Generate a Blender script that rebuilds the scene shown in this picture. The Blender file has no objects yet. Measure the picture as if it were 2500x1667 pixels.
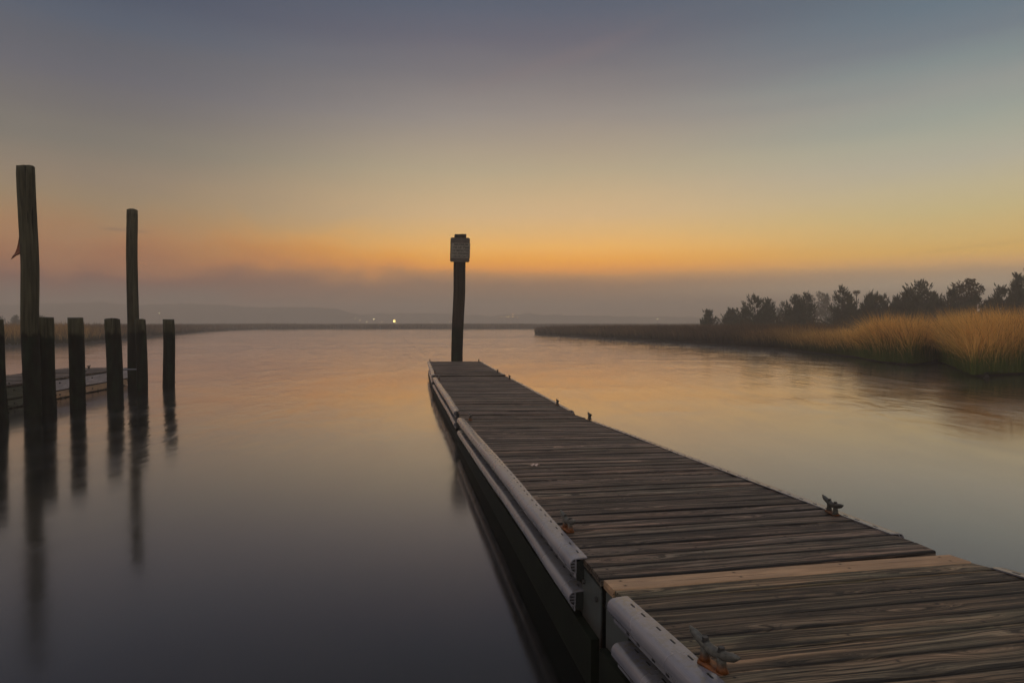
import bpy, math, random
import numpy as np
from mathutils import Vector, Matrix, Quaternion
R = math.radians
rng = random.Random(7)
nr = np.random.RandomState(11)
scene = bpy.context.scene

# ------------------------------------------------------------------ camera
CAM_H, PITCH, F = 1.80, R(1.63), 1530.0          # F in pixels of a 2500 px wide frame
cd = bpy.data.cameras.new("camera")
cam = bpy.data.objects.new("camera", cd)
scene.collection.objects.link(cam)
cam.location = (0, 0, CAM_H)
cam.rotation_euler = (math.pi/2 - PITCH, 0, 0)
cd.sensor_width = 36.0
cd.lens = 36.0*F/2500.0
cd.clip_start = 0.05
cd.clip_end = 4000
scene.camera = cam

def ray(x, y):
    dx, dy = (x-1250)/F, (833.5-y)/F
    return Vector((dx, math.cos(PITCH)+dy*math.sin(PITCH), -math.sin(PITCH)+dy*math.cos(PITCH)))
def at_z(x, y, z):
    d = ray(x, y); k = (z-CAM_H)/d.z
    return Vector((0, 0, CAM_H)) + d*k
def at_y(x, y, Y):
    d = ray(x, y); return Vector((0, 0, CAM_H)) + d*(Y/d.y)

# ------------------------------------------------------------------ world (dusk sky)
SUN_AZ, SUN_EL = R(10), R(6.0)
world = bpy.data.worlds.new("World"); scene.world = world
world.use_nodes = True
nt = world.node_tree; N = nt.nodes; N.clear()
def lin(c):
    return tuple(((v/255)/12.92 if v/255 <= .04045 else ((v/255+.055)/1.055)**2.4) for v in c)
def link(a, b): nt.links.new(a, b)
def wmath(op, a, b=None, c=None):
    n = N.new('ShaderNodeMath'); n.operation = op
    for i, v in enumerate((a, b, c)):
        if v is None: continue
        if isinstance(v, (int, float)): n.inputs[i].default_value = v
        else: link(v, n.inputs[i])
    return n.outputs[0]
def wmix(fac, a, b):
    n = N.new('ShaderNodeMix'); n.data_type = 'RGBA'
    link(fac, n.inputs[0]); link(a, n.inputs[6]); link(b, n.inputs[7]); return n.outputs[2]
def wrange(v, a, b, c=0., d=1., smooth=True):
    n = N.new('ShaderNodeMapRange'); n.interpolation_type = 'SMOOTHSTEP' if smooth else 'LINEAR'
    link(v, n.inputs[0]); n.inputs[1].default_value = a; n.inputs[2].default_value = b
    n.inputs[3].default_value = c; n.inputs[4].default_value = d; return n.outputs[0]
tc = N.new('ShaderNodeTexCoord')
sx = N.new('ShaderNodeSeparateXYZ'); link(tc.outputs['Generated'], sx.inputs[0])
el = wmath('MULTIPLY', wmath('ARCSINE', sx.outputs[2]), 180/math.pi)
az = wmath('MULTIPLY', wmath('ARCTAN2', sx.outputs[0], sx.outputs[1]), 180/math.pi)
cv = N.new('ShaderNodeCombineXYZ'); link(az, cv.inputs[0]); link(el, cv.inputs[1])
def wnoise(sx_, sy_, detail, off=0., dist=0.):
    mp = N.new('ShaderNodeMapping'); link(cv.outputs[0], mp.inputs[0])
    mp.inputs['Scale'].default_value = (sx_, sy_, 1); mp.inputs['Location'].default_value = (off, off*.7, off)
    n = N.new('ShaderNodeTexNoise'); link(mp.outputs[0], n.inputs[0]); n.inputs['Scale'].default_value = 1
    n.inputs['Detail'].default_value = detail; n.inputs['Distortion'].default_value = dist
    return wmath('SUBTRACT', n.outputs[0], .5)
n_big = wnoise(.10, .22, 4, 3.1, .6)      # fog bank billows
n_edge = wnoise(.22, .8, 3, 9.4, .3)
n_cir = wnoise(.05, .5, 5, 21.7, .5)      # faint high streaks
left_w = wrange(az, 2, -22)
low_w = wrange(el, 14, 5)
billow = wmath('MULTIPLY', wmath('MULTIPLY', n_big, wmath('ADD', wmath('MULTIPLY', left_w, 4.8), .45)), low_w)
edge = wmath('MULTIPLY', wmath('MULTIPLY', n_edge, .45), low_w)
hi = wmath('MULTIPLY', n_cir, wrange(el, 6, 16, 0, 1.5))
elw = wmath('ADD', wmath('ADD', el, wmath('ADD', billow, edge)), hi)
def ramp(stops):
    n = N.new('ShaderNodeValToRGB'); cr = n.color_ramp
    while len(cr.elements) > 1: cr.elements.remove(cr.elements[-1])
    for i, (e, c) in enumerate(stops):
        p = (e+5)/95.0
        if i == 0: cr.elements[0].position = p; k = cr.elements[0]
        else: k = cr.elements.new(p)
        k.color = (*c, 1)
    link(wrange(elw, -5, 90, 0, 1, False), n.inputs[0]); return n.outputs[0]
HZ = 1.0
def S(c, k=1.): return tuple(v*k for v in lin(c))
HAZE_TOP, HAZE_D = 26., .0028
HAZE_L = (.210, .157, .120)
def W(e, c):
    """sky radiance that reads as colour c at elevation e after the haze between"""
    path = min((HAZE_TOP-CAM_H)/max(math.sin(R(max(e, .05))), 1e-3), 790.); T = math.exp(-HAZE_D*path)
    return (e, tuple(max(.004, (v-h*(1-T))/T) for v, h in zip(lin(c), HAZE_L)))
UP = [(37, S((84,92,108))), (52, S((176,178,192))), (90, S((186,188,200)))]
LOW = [(-5, S((70,62,56)))]
C_ramp = ramp(LOW+[(-.5, S((120,103,90))), (1.5, S((124,106,93)))]+[W(*q) for q in ((3.6, (140,114,94)), (4.3, (166,126,92)), (4.9, (205,142,84)), (5.6, (220,154,78)),
   (6.75, (224,169,97)), (8.1, (213,171,114)), (9.7, (201,170,129)), (11.6, (190,166,131)), (13.5, (176,160,133)), (15.4, (165,151,132)), (18.1, (145,136,130)),
   (21.6, (120,115,118)), (24.1, (104,102,112)), (26.4, (91,96,110)), (28.5, (84,92,106)))]+UP)
L_ramp = ramp(LOW+[(-.5, S((112,99,92))), (1.2, S((114,100,94)))]+[W(*q) for q in ((3.1, (128,103,90)), (4.8, (150,111,87)), (6.4, (159,121,91)), (8.0, (156,126,96)),
   (9.6, (149,128,103)), (11.2, (141,125,108)), (13.5, (126,118,108)), (15.8, (116,110,107)), (18.1, (106,103,108)), (20.2, (98,98,105)), (22, (90,95,107)), (24, (80,86,101)), (28, (76,83,98)))]+UP)
R_ramp = ramp(LOW+[(-.5, S((135,120,105))), (1.5, S((142,127,112)))]+[W(*q) for q in ((2.8, (147,130,112)), (3.8, (156,132,108)), (4.6, (188,149,104)), (5.3, (198,159,97)),
   (6.5, (196,165,109)), (8.3, (189,170,125)), (10.1, (183,170,138)), (11.9, (173,166,147)), (13.6, (163,162,146)), (15.3, (151,155,145)), (17, (145,147,142)),
   (18.7, (128,137,137)), (20.3, (115,123,130)), (22.4, (101,115,126)), (25, (92,106,118)), (29, (84,98,112)))]+UP)
B_ramp = ramp([(-5, S((60,58,56))), (0, S((205,190,180))), (6, S((232,214,200))), (15, S((228,214,204))), (45, S((190,190,198))), (90, S((186,188,200)))])
c1 = wmix(wrange(az, -2, -35), C_ramp, L_ramp)
c2 = wmix(wrange(az, 4, 38), c1, R_ramp)
aaz = wmath('ABSOLUTE', az)
c3 = wmix(wrange(aaz, 55, 130), c2, B_ramp)
# one thin pink contrail-like streak, upper middle, and thin dark wisps low on the left
def streak(a0, e0, slope, half, wid, col, k):
    global c3
    d = wmath('ABSOLUTE', wmath('SUBTRACT', wmath('SUBTRACT', el, e0), wmath('MULTIPLY', wmath('SUBTRACT', az, a0), slope)))
    d = wmath('ADD', d, wmath('MULTIPLY', n_edge, wid*.9))
    m = wmath('MULTIPLY', wrange(d, wid, 0), wrange(wmath('ABSOLUTE', wmath('SUBTRACT', az, a0)), half, half*.35))
    r = N.new('ShaderNodeRGB'); r.outputs[0].default_value = (*col, 1)
    c3 = wmix(wmath('MULTIPLY', m, k), c3, r.outputs[0])
streak(3.5, 22.2, .26, 12, 1.1, S((134,118,120)), .2)
streak(-31.5, 7.2, -.02, 2.2, .22, S((112,92,86)), .45)
streak(36, 5.6, .06, 5, .28, S((170,130,95)), .14)
sky = N.new('ShaderNodeTexSky'); sky.sky_type = 'NISHITA'; sky.sun_disc = False
sky.sun_elevation = SUN_EL; sky.sun_rotation = SUN_AZ; sky.air_density = 1.5; sky.dust_density = 3
bg1 = N.new('ShaderNodeBackground'); link(sky.outputs[0], bg1.inputs[0]); bg1.inputs[1].default_value = 0.0012
bg2 = N.new('ShaderNodeBackground'); link(c3, bg2.inputs[0]); bg2.inputs[1].default_value = 1.0
ad = N.new('ShaderNodeAddShader'); link(bg1.outputs[0], ad.inputs[0]); link(bg2.outputs[0], ad.inputs[1])
wo = N.new('ShaderNodeOutputWorld'); link(ad.outputs[0], wo.inputs[0])
world.cycles.sampling_method = 'MANUAL'; world.cycles.sample_map_resolution = 1024

# ------------------------------------------------------------------ sun: last glow beyond the horizon
sl = bpy.data.lights.new("sun", 'SUN'); sl.energy = 0.15; sl.angle = R(120); sl.color = (1, .80, .67)
so = bpy.data.objects.new("sun", sl); scene.collection.objects.link(so)
sd = Vector((math.sin(SUN_AZ)*math.cos(SUN_EL), math.cos(SUN_AZ)*math.cos(SUN_EL), math.sin(SUN_EL)))
so.rotation_euler = sd.to_track_quat('Z', 'Y').to_euler()

vs = scene.view_settings
scene.display_settings.display_device = 'sRGB'
vs.view_transform = 'Standard'; vs.look = 'None'; vs.gamma = 1; vs.exposure = 0.0; vs.use_curve_mapping = False
cy = scene.cycles
cy.max_bounces = 6; cy.diffuse_bounces = 3; cy.glossy_bounces = 3; cy.transmission_bounces = 3; cy.volume_bounces = 1
cy.use_denoising = True; cy.sample_clamp_indirect = 4

# ------------------------------------------------------------------ helpers
def tag(o, label=None, cat=None, group=None, kind=None):
    if label: o["label"] = label
    if cat: o["category"] = cat
    if group: o["group"] = group
    if kind: o["kind"] = kind
    return o
def empty(name, loc, rz=0.):
    o = bpy.data.objects.new(name, None); scene.collection.objects.link(o)
    o.location = loc; o.rotation_euler = (0, 0, rz); o.empty_display_size = .2
    return o
class MB:
    """collects polygons with a per-vertex grain coordinate"""
    def __init__(s): s.v = []; s.f = []; s.g = []; s.m = []
    def add(s, verts, faces, grain=None, mat=0):
        b = len(s.v); s.v += [tuple(p) for p in verts]
        s.g += grain if grain else [(0., 0., 0.)]*len(verts)
        s.f += [tuple(i+b for i in f) for f in faces]; s.m += [mat]*len(faces)
    def sweep(s, prof, ts, fn, mat=0, gid=None, cap=True):
        """closed 2-D profile carried along ts; fn(t, (a, b)) -> point"""
        n = len(prof); gid = rng.random()*97 if gid is None else gid
        per = [0.]
        for i in range(1, n): per.append(per[-1]+math.dist(prof[i], prof[i-1]))
        V, G, Fc = [], [], []
        for t in ts:
            for i, p in enumerate(prof):
                V.append(fn(t, p)); G.append((t, per[i], gid))
        for k in range(len(ts)-1):
            for i in range(n):
                j = (i+1) % n
                Fc.append((k*n+i, k*n+j, (k+1)*n+j, (k+1)*n+i))
        if cap:
            Fc.append(tuple(range(n-1, -1, -1))); Fc.append(tuple((len(ts)-1)*n+i for i in range(n)))
        s.add(V, Fc, G, mat)
    def box(s, c, e, mat=0, rot=None):
        V = [Vector((x*e[0]/2, y*e[1]/2, z*e[2]/2)) for x in (-1, 1) for y in (-1, 1) for z in (-1, 1)]
        if rot is not None: V = [rot @ p for p in V]
        s.add([p+Vector(c) for p in V], [(0,1,3,2),(4,6,7,5),(0,4,5,1),(2,3,7,6),(0,2,6,4),(1,5,7,3)],
              [(p.x, p.y, p.z) for p in V], mat)
    def tube(s, pts, rad, n=10, mat=0, flat=1.0):
        pts = [Vector(p) for p in pts]; V, Fc, G = [], [], []
        for k, p in enumerate(pts):
            d = (pts[min(k+1, len(pts)-1)]-pts[max(k-1, 0)]).normalized()
            a = d.orthogonal().normalized() if abs(d.z) > .9 else Vector((0, 0, 1)).cross(d).normalized()
            b = d.cross(a).normalized()
            for i in range(n):
                t = 2*math.pi*i/n
                V.append(p+a*math.cos(t)*rad[k]+b*math.sin(t)*rad[k]*flat); G.append((k*.1, i/n, 0))
        for k in range(len(pts)-1):
            for i in range(n):
                j = (i+1) % n; Fc.append((k*n+i, k*n+j, (k+1)*n+j, (k+1)*n+i))
        Fc.append(tuple(range(n-1, -1, -1))); Fc.append(tuple((len(pts)-1)*n+i for i in range(n)))
        s.add(V, Fc, G, mat)
    def build(s, name, mats, parent=None, origin=None, smooth=False):
        me = bpy.data.meshes.new(name)
        o3 = Vector(origin) if origin is not None else (parent.location.copy() if parent is not None and parent.get('_w') else Vector((0,0,0)))
        me.from_pydata([(p[0]-o3.x, p[1]-o3.y, p[2]-o3.z) for p in s.v], [], s.f)
        at = me.attributes.new("grain", 'FLOAT_VECTOR', 'POINT')
        at.data.foreach_set("vector", np.array(s.g, dtype=np.float32).ravel())
        for m in (mats if isinstance(mats, (list, tuple)) else [mats]): me.materials.append(m)
        me.polygons.foreach_set("material_index", s.m)
        if smooth: me.polygons.foreach_set("use_smooth", [True]*len(s.f))
        me.update()
        import bmesh
        bm = bmesh.new(); bm.from_mesh(me); bmesh.ops.recalc_face_normals(bm, faces=bm.faces); bm.to_mesh(me); bm.free()
        ob = bpy.data.objects.new(name, me); scene.collection.objects.link(ob)
        if parent is not None: ob.parent = parent
        elif origin is not None: ob.location = origin
        return ob
def chrect(a0, a1, b0, b1, c=.006):
    return [(a0+c, b0), (a1-c, b0), (a1, b0+c), (a1, b1-c), (a1-c, b1), (a0+c, b1), (a0, b1-c), (a0, b0+c)]

# ------------------------------------------------------------------ materials
class NT:
    def __init__(s, name):
        s.m = bpy.data.materials.new(name); s.m.use_nodes = True
        s.t = s.m.node_tree; s.t.nodes.clear()
        s.out = s.n('ShaderNodeOutputMaterial')
    def n(s, typ, **kw):
        k = s.t.nodes.new(typ)
        for a, b in kw.items(): setattr(k, a, b)
        return k
    def l(s, a, b): s.t.links.new(a, b)
    def put(s, node, idx, v):
        if v is None: return
        if isinstance(v, bpy.types.NodeSocket): s.l(v, node.inputs[idx])
        else: node.inputs[idx].default_value = v
    def math(s, op, a, b=None, c=None, clamp=False):
        k = s.n('ShaderNodeMath', operation=op, use_clamp=clamp)
        for i, v in enumerate((a, b, c)): s.put(k, i, v)
        return k.outputs[0]
    def mix(s, f, a, b, bt='MIX'):
        k = s.n('ShaderNodeMix', data_type='RGBA', blend_type=bt)
        s.put(k, 0, f)
        for i, v in ((6, a), (7, b)):
            s.put(k, i, (*v, 1) if isinstance(v, tuple) and len(v) == 3 else v)
        return k.outputs[2]
    def rng(s, v, a, b, c=0., d=1., smooth=False):
        k = s.n('ShaderNodeMapRange'); k.interpolation_type = 'SMOOTHSTEP' if smooth else 'LINEAR'
        for i, q in enumerate((v, a, b, c, d)): s.put(k, i, q)
        return k.outputs[0]
    def vec(s, x, y, z=0.):
        k = s.n('ShaderNodeCombineXYZ')
        for i, v in enumerate((x, y, z)): s.put(k, i, v)
        return k.outputs[0]
    def sep(s, v):
        k = s.n('ShaderNodeSeparateXYZ'); s.l(v, k.inputs[0]); return k.outputs
    def noise(s, v, scale=1., detail=2., rough=.5, dist=0.):
        k = s.n('ShaderNodeTexNoise'); s.put(k, 'Vector', v)
        k.inputs['Scale'].default_value = scale; k.inputs['Detail'].default_value = detail
        k.inputs['Roughness'].default_value = rough; k.inputs['Distortion'].default_value = dist
        return k.outputs[0]
    def mapv(s, v, sc, loc=(0,0,0)):
        k = s.n('ShaderNodeMapping'); s.l(v, k.inputs[0]); k.inputs['Scale'].default_value = sc; k.inputs['Location'].default_value = loc
        return k.outputs[0]
    def obj(s): return s.n('ShaderNodeTexCoord').outputs['Object']
    def attr(s, name, out='Vector'): return s.n('ShaderNodeAttribute', attribute_name=name).outputs[out]
    def bump(s, h, st=.3, d=.01):
        k = s.n('ShaderNodeBump'); k.inputs['Strength'].default_value = st; k.inputs['Distance'].default_value = d
        s.l(h, k.inputs['Height']); return k.outputs[0]
    def pbsdf(s, col, rough=.6, spec=.4, metal=0., normal=None, ior=None):
        k = s.n('ShaderNodeBsdfPrincipled')
        s.put(k, 'Base Color', (*col, 1) if isinstance(col, tuple) and len(col) == 3 else col)
        s.put(k, 'Roughness', rough); s.put(k, 'Specular IOR Level', spec); s.put(k, 'Metallic', metal)
        if ior: k.inputs['IOR'].default_value = ior
        if normal is not None: s.l(normal, k.inputs['Normal'])
        s.l(k.outputs[0], s.out.inputs[0]); return k

def mat_plank(name, light, dark, olive, wet=.55, contrast=1., edge_dark=.0):
    t = NT(name); g = t.attr("grain"); a, c, i = t.sep(g)
    rnd = t.n('ShaderNodeTexWhiteNoise', noise_dimensions='1D'); t.l(i, rnd.inputs['W'])
    r1 = rnd.outputs['Value']
    rnd2 = t.n('ShaderNodeTexWhiteNoise', noise_dimensions='1D'); t.l(t.math('ADD', i, 3.7), rnd2.inputs['W'])
    r2 = rnd2.outputs['Value']
    off = t.math('MULTIPLY', i, 7.31)
    # knots bend the growth rings
    kv = t.vec(t.math('ADD', t.math('MULTIPLY', a, 1.35), off), t.math('MULTIPLY', c, 7.5), i)
    vo = t.n('ShaderNodeTexVoronoi'); t.l(kv, vo.inputs['Vector']); vo.inputs['Scale'].default_value = 1.0
    knot = t.rng(vo.outputs['Distance'], .02, .42, 1., 0., True)
    warp = t.noise(t.vec(t.math('ADD', t.math('MULTIPLY', a, .9), off), t.math('MULTIPLY', c, 5.), i), 1., 3, .5)
    warp2 = t.noise(t.vec(t.math('ADD', t.math('MULTIPLY', a, 4.5), off), t.math('MULTIPLY', c, 18.), i), 1., 2, .5)
    ph = t.math('ADD', t.math('MULTIPLY', c, 40.), t.math('ADD', t.math('MULTIPLY', warp, 6.), t.math('MULTIPLY', knot, 3.4)))
    ph = t.math('ADD', ph, t.math('MULTIPLY', warp2, 1.1))
    ring = t.noise(t.vec(t.math('MULTIPLY', ph, 1.5), t.math('MULTIPLY', a, .35), off), 1., 4, .65)
    fine = t.noise(t.vec(t.math('ADD', t.math('MULTIPLY', a, 3.), off), t.math('MULTIPLY', c, 170.), i), 1., 3, .65)
    ringv = t.rng(ring, .5-.09/contrast, .5+.12/contrast)
    v = t.math('POWER', t.math('ADD', t.math('MULTIPLY', ringv, .58), t.math('MULTIPLY', t.rng(fine, .33, .67), .42)), 1.55)
    core = t.rng(vo.outputs['Distance'], .015, .07, 0., 1., True)
    v = t.math('MULTIPLY', v, t.math('ADD', t.math('MULTIPLY', core, .7), .3))
    base = t.mix(t.math('MULTIPLY', r1, .9), light, olive)
    patch = t.noise(t.vec(t.math('ADD', t.math('MULTIPLY', a, 1.3), off), t.math('MULTIPLY', c, 6.), i), 1., 3, .6)
    base = t.mix(t.rng(patch, .42, .72), base, tuple(x*y for x, y in zip(light, (1.5, 1.25, 1.02))))
    base = t.mix(t.math('MULTIPLY', r2, .88), base, tuple(x*.42 for x in light))
    col = t.mix(v, dark, base)
    wetp = t.noise(t.vec(t.math('ADD', t.math('MULTIPLY', a, 2.4), off), t.math('MULTIPLY', c, 11.), i), 1., 4, .65)
    col = t.mix(t.rng(wetp, .50, .66, 0, .72, True), col, tuple(x*1.6 for x in dark))
    # nail heads, two per joist line
    crack = t.noise(t.vec(t.math('ADD', t.math('MULTIPLY', a, 2.2), off), t.math('MULTIPLY', c, 120.), i), 1., 2, .4)
    ck = t.rng(crack, .30, .36)
    col = t.mix(ck, tuple(x*.35 for x in dark), col)
    h = t.math('ADD', t.math('MULTIPLY', v, .75), t.math('MULTIPLY', ck, .6))
    da = t.math('MULTIPLY', t.math('ABSOLUTE', t.math('SUBTRACT', t.math('FRACT', t.math('ADD', t.math('DIVIDE', t.math('SUBTRACT', a, .06), .575), .5)), .5)), .575)
    dc = t.math('MINIMUM', t.math('ABSOLUTE', t.math('SUBTRACT', c, .203)), t.math('ABSOLUTE', t.math('SUBTRACT', c, .268)))
    dn = t.math('SQRT', t.math('ADD', t.math('MULTIPLY', da, da), t.math('MULTIPLY', dc, dc)))
    col = t.mix(t.rng(dn, .004, .016, .5, 0., True), col, (.03, .014, .008))
    col = t.mix(t.rng(dn, .0045, .0055, 1, 0), col, (.012, .011, .011))
    ed = t.math('MULTIPLY', t.rng(c, .172, .191, 0, 1, True), t.rng(c, .279, .298, 1, 0, True))  # darkens the top edges of each plank, thickening the gap lines
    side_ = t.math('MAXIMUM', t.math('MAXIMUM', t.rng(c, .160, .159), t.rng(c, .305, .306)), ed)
    col = t.mix(t.math('MULTIPLY', t.math('SUBTRACT', 1., side_), edge_dark), col, tuple(x*.8 for x in dark))
    t.pbsdf(col, t.rng(v, 0, 1, wet+.12, wet-.08), .22, 0, t.bump(h, .9, .005))
    return t.m
M = {}
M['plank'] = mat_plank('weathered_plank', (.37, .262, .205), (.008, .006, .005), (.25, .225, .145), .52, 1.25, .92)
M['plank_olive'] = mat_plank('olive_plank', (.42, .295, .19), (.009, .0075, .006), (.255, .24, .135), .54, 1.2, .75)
M['plank_new'] = mat_plank('new_plank', (.42, .28, .165), (.31, .19, .105), (.45, .315, .20), .62, .6)
M['board'] = mat_plank('side_board', (.045, .041, .028), (.010, .009, .006), (.032, .033, .02), .6)
M['board_olive'] = mat_plank('olive_side_board', (.19, .19, .135), (.07, .07, .05), (.16, .17, .115), .6, .7)
M['board_pale'] = mat_plank('pale_side_board', (.62, .56, .565), (.36, .32, .32), (.58, .54, .53), .6, .7)
M['board_tan'] = mat_plank('tan_side_board', (.70, .45, .20), (.30, .20, .14), (.52, .38, .25), .6, .8)
def simple(name, col, rough=.6, spec=.4, metal=0., nscale=0., namp=.3, bump=0.):
    t = NT(name); c = (*col, 1)
    if nscale:
        n = t.noise(t.obj(), nscale, 4, .6)
        c = t.mix(t.rng(n, .3, .7), tuple(x*(1-namp) for x in col), tuple(min(1, x*(1+namp)) for x in col))
        t.pbsdf(c, rough, spec, metal, t.bump(n, bump, .01) if bump else None)
    else: t.pbsdf(col, rough, spec, metal)
    return t.m
M['board_algae'] = simple('algae_board', (.0065, .0085, .0045), .7, .12, 0, 5, .5)
M['black'] = simple('slot_shade', (.010, .010, .011), .6, .3)  # black that stands for the shade inside the bumper slots
M['tub'] = simple('black_float_tub', (.012, .014, .012), .5, .4, 0, 6, .3)
def mat_bumper():
    t = NT('vinyl_bumper'); g = t.attr("grain"); o = t.obj()
    n = t.noise(o, 1.6, 5, .6); n2 = t.noise(o, 38., 4, .65)
    nz = t.sep(t.n('ShaderNodeNewGeometry').outputs['Normal'])[2]
    grime = t.math('MULTIPLY', t.rng(nz, .80, .99), t.rng(n2, .44, .60))
    a, c, i = t.sep(g)
    streak = t.noise(t.vec(t.math('MULTIPLY', a, 26.), t.math('MULTIPLY', c, 3.), i), 1., 4, .7)
    col = t.mix(t.rng(n, .3, .7), (.125, .125, .148), (.215, .205, .215))
    col = t.mix(t.rng(streak, .60, .85, 0, .28), col, (.07, .062, .058))
    col = t.mix(t.math('MULTIPLY', grime, .6), col, (.14, .118, .08))
    t.pbsdf(col, t.rng(n, .3, .7, .20, .34), .95, 0); return t.m
M['bumper'] = mat_bumper()
def mat_galv(name, rust_z0, rust_z1, base=(.17, .17, .15)):
    t = NT(name); o = t.obj(); z = t.sep(o)[2]
    n = t.noise(o, 55., 4, .6); n2 = t.noise(o, 18., 3, .6)
    zz = t.math('ADD', z, t.math('MULTIPLY', t.math('SUBTRACT', n2, .5), .035))
    r = t.rng(zz, rust_z0, rust_z1, 1., 0., True)
    grey = t.mix(t.rng(n, .35, .7), tuple(x*.45 for x in base), base)
    rust = t.mix(t.rng(n, .3, .7), (.055, .018, .006), (.22, .07, .012))
    t.pbsdf(t.mix(r, grey, rust), .5, .4, .15, t.bump(n, .15, .0008)); return t.m
M['cleat'] = mat_galv('rusty_cleat', .010, .042, (.105, .10, .082))
M['cleat_dark'] = mat_galv('dark_cleat', .002, .014, (.07, .07, .06))
M['bolt'] = simple('dark_bolt', (.035, .033, .03), .5, .5, .3, 60, .4)
def mat_plate():
    t = NT('corner_plate'); o = t.obj(); z = t.sep(o)[2]
    n = t.noise(t.mapv(o, (14, 14, 4)), 1, 4, .6)
    zz = t.math('ADD', z, t.math('MULTIPLY', t.math('SUBTRACT', n, .5), .14))
    c = t.mix(t.rng(zz, .22, .36), (.030, .018, .013), (.062, .07, .064))
    c = t.mix(t.rng(n, .5, .75, 0, .5), c, (.045, .042, .026))
    t.pbsdf(c, .5, .4, .25, t.bump(n, .2, .004)); return t.m
M['plate'] = mat_plate()
def mat_piling(name, tide=1.58, top=(.052, .048, .028), low=(.0062, .0060, .004)):
    t = NT(name); geo = t.n('ShaderNodeNewGeometry').outputs['Position']; z = t.sep(geo)[2]
    st = t.noise(t.mapv(geo, (16, 16, .8)), 1, 5, .65); sm = t.noise(t.mapv(geo, (7, 7, 3)), 1, 4, .6)
    c = t.mix(t.rng(st, .36, .64), tuple(x*.3 for x in top), tuple(x*1.25 for x in top))
    w = t.mix(t.rng(st, .3, .7), tuple(x*.45 for x in low), tuple(x*1.2 for x in low))
    w = t.mix(t.rng(sm, .45, .7, 0, .7), w, (.014, .024, .012))
    zz = t.math('ADD', z, t.math('MULTIPLY', t.math('SUBTRACT', sm, .5), .35))
    f = t.rng(zz, tide-.06, tide+.05, 0, 1, True)
    ck = t.rng(t.noise(t.mapv(geo, (34, 34, 1.1)), 1, 2, .4), .3, .37)
    col = t.mix(ck, (.008, .007, .005), t.mix(f, w, c))
    t.pbsdf(col, t.rng(f, 0, 1, .75, .85), .10, 0, t.bump(t.math('ADD', st, t.math('MULTIPLY', ck, .6)), .9, .014)); return t.m
M['piling'] = mat_piling('piling_wood')
M['post'] = mat_piling('sign_post_wood', 1.7, (.036, .027, .020), (.012, .011, .008))
M['sign'] = simple('sign_plate_paint', (.15, .132, .102), .55, .4, 0, 9, .15)
M['sign_back'] = simple('sign_board_brown', (.06, .048, .038), .7, .3, 0, 7, .3)
M['letter'] = simple('sign_letter_black', (.02, .018, .016), .6, .3)
M['flag'] = simple('faded_red_cloth', (.16, .055, .028), .85, .2, 0, 14, .4)
M['leaf'] = simple('dry_leaf', (.46, .34, .28), .7, .3, 0, 60, .3)
M['steel'] = simple('galvanised_pipe', (.14, .135, .145), .45, .5, .5, 20, .3)
M['mud'] = simple('marsh_mud', (.035, .028, .02), .6, .4, 0, 1.5, .4, .4)

def mat_water():
    t = NT('calm_water'); p = t.n('ShaderNodeNewGeometry').outputs['Position']
    cs = t.noise(t.mapv(p, (2.0, .75, 1)), 1, 3, .55, .8)
    big = t.noise(t.mapv(p, (.05, .075, 1), (4, 2, 0)), 1, 3, .55, 1.2)
    micro = t.noise(t.mapv(p, (5., 2.2, 1)), 1, 3, .6)
    h = t.math('ADD', t.math('MULTIPLY', cs, .55), t.math('MULTIPLY', micro, .2))
    y_ = t.sep(p)[1]
    amp = t.math('MULTIPLY', t.rng(big, .40, .60, .12, 1., True), t.rng(y_, 3., 16., .12, 1., True))
    h = t.math('MULTIPLY', h, amp)
    b = t.n('ShaderNodeBump'); b.inputs['Strength'].default_value = .036; b.inputs['Distance'].default_value = 1.0
    t.l(h, b.inputs['Height'])
    mot = t.noise(t.mapv(p, (1.1, .42, 1), (3, 8, 0)), 1, 5, .62, .9)
    rough = t.rng(t.math('ADD', t.math('MULTIPLY', mot, .7), t.math('MULTIPLY', big, .3)), .38, .62, .095, .165)
    lw = t.n('ShaderNodeLayerWeight'); lw.inputs['Blend'].default_value = .5
    fac = t.math('MULTIPLY_ADD', t.math('POWER', lw.outputs['Facing'], 3.1), .985, .012)
    d = t.n('ShaderNodeBsdfDiffuse'); d.inputs[0].default_value = (.0055, .0062, .005, 1)
    gl = t.n('ShaderNodeBsdfGlossy'); gl.inputs[0].default_value = (1, .97, .98, 1); t.l(rough, gl.inputs['Roughness']); t.l(b.outputs[0], gl.inputs['Normal'])
    mx = t.n('ShaderNodeMixShader'); t.l(fac, mx.inputs[0]); t.l(d.outputs[0], mx.inputs[1]); t.l(gl.outputs[0], mx.inputs[2]); t.l(mx.outputs[0], t.out.inputs[0])
    return t.m
M['water'] = mat_water()

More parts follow.
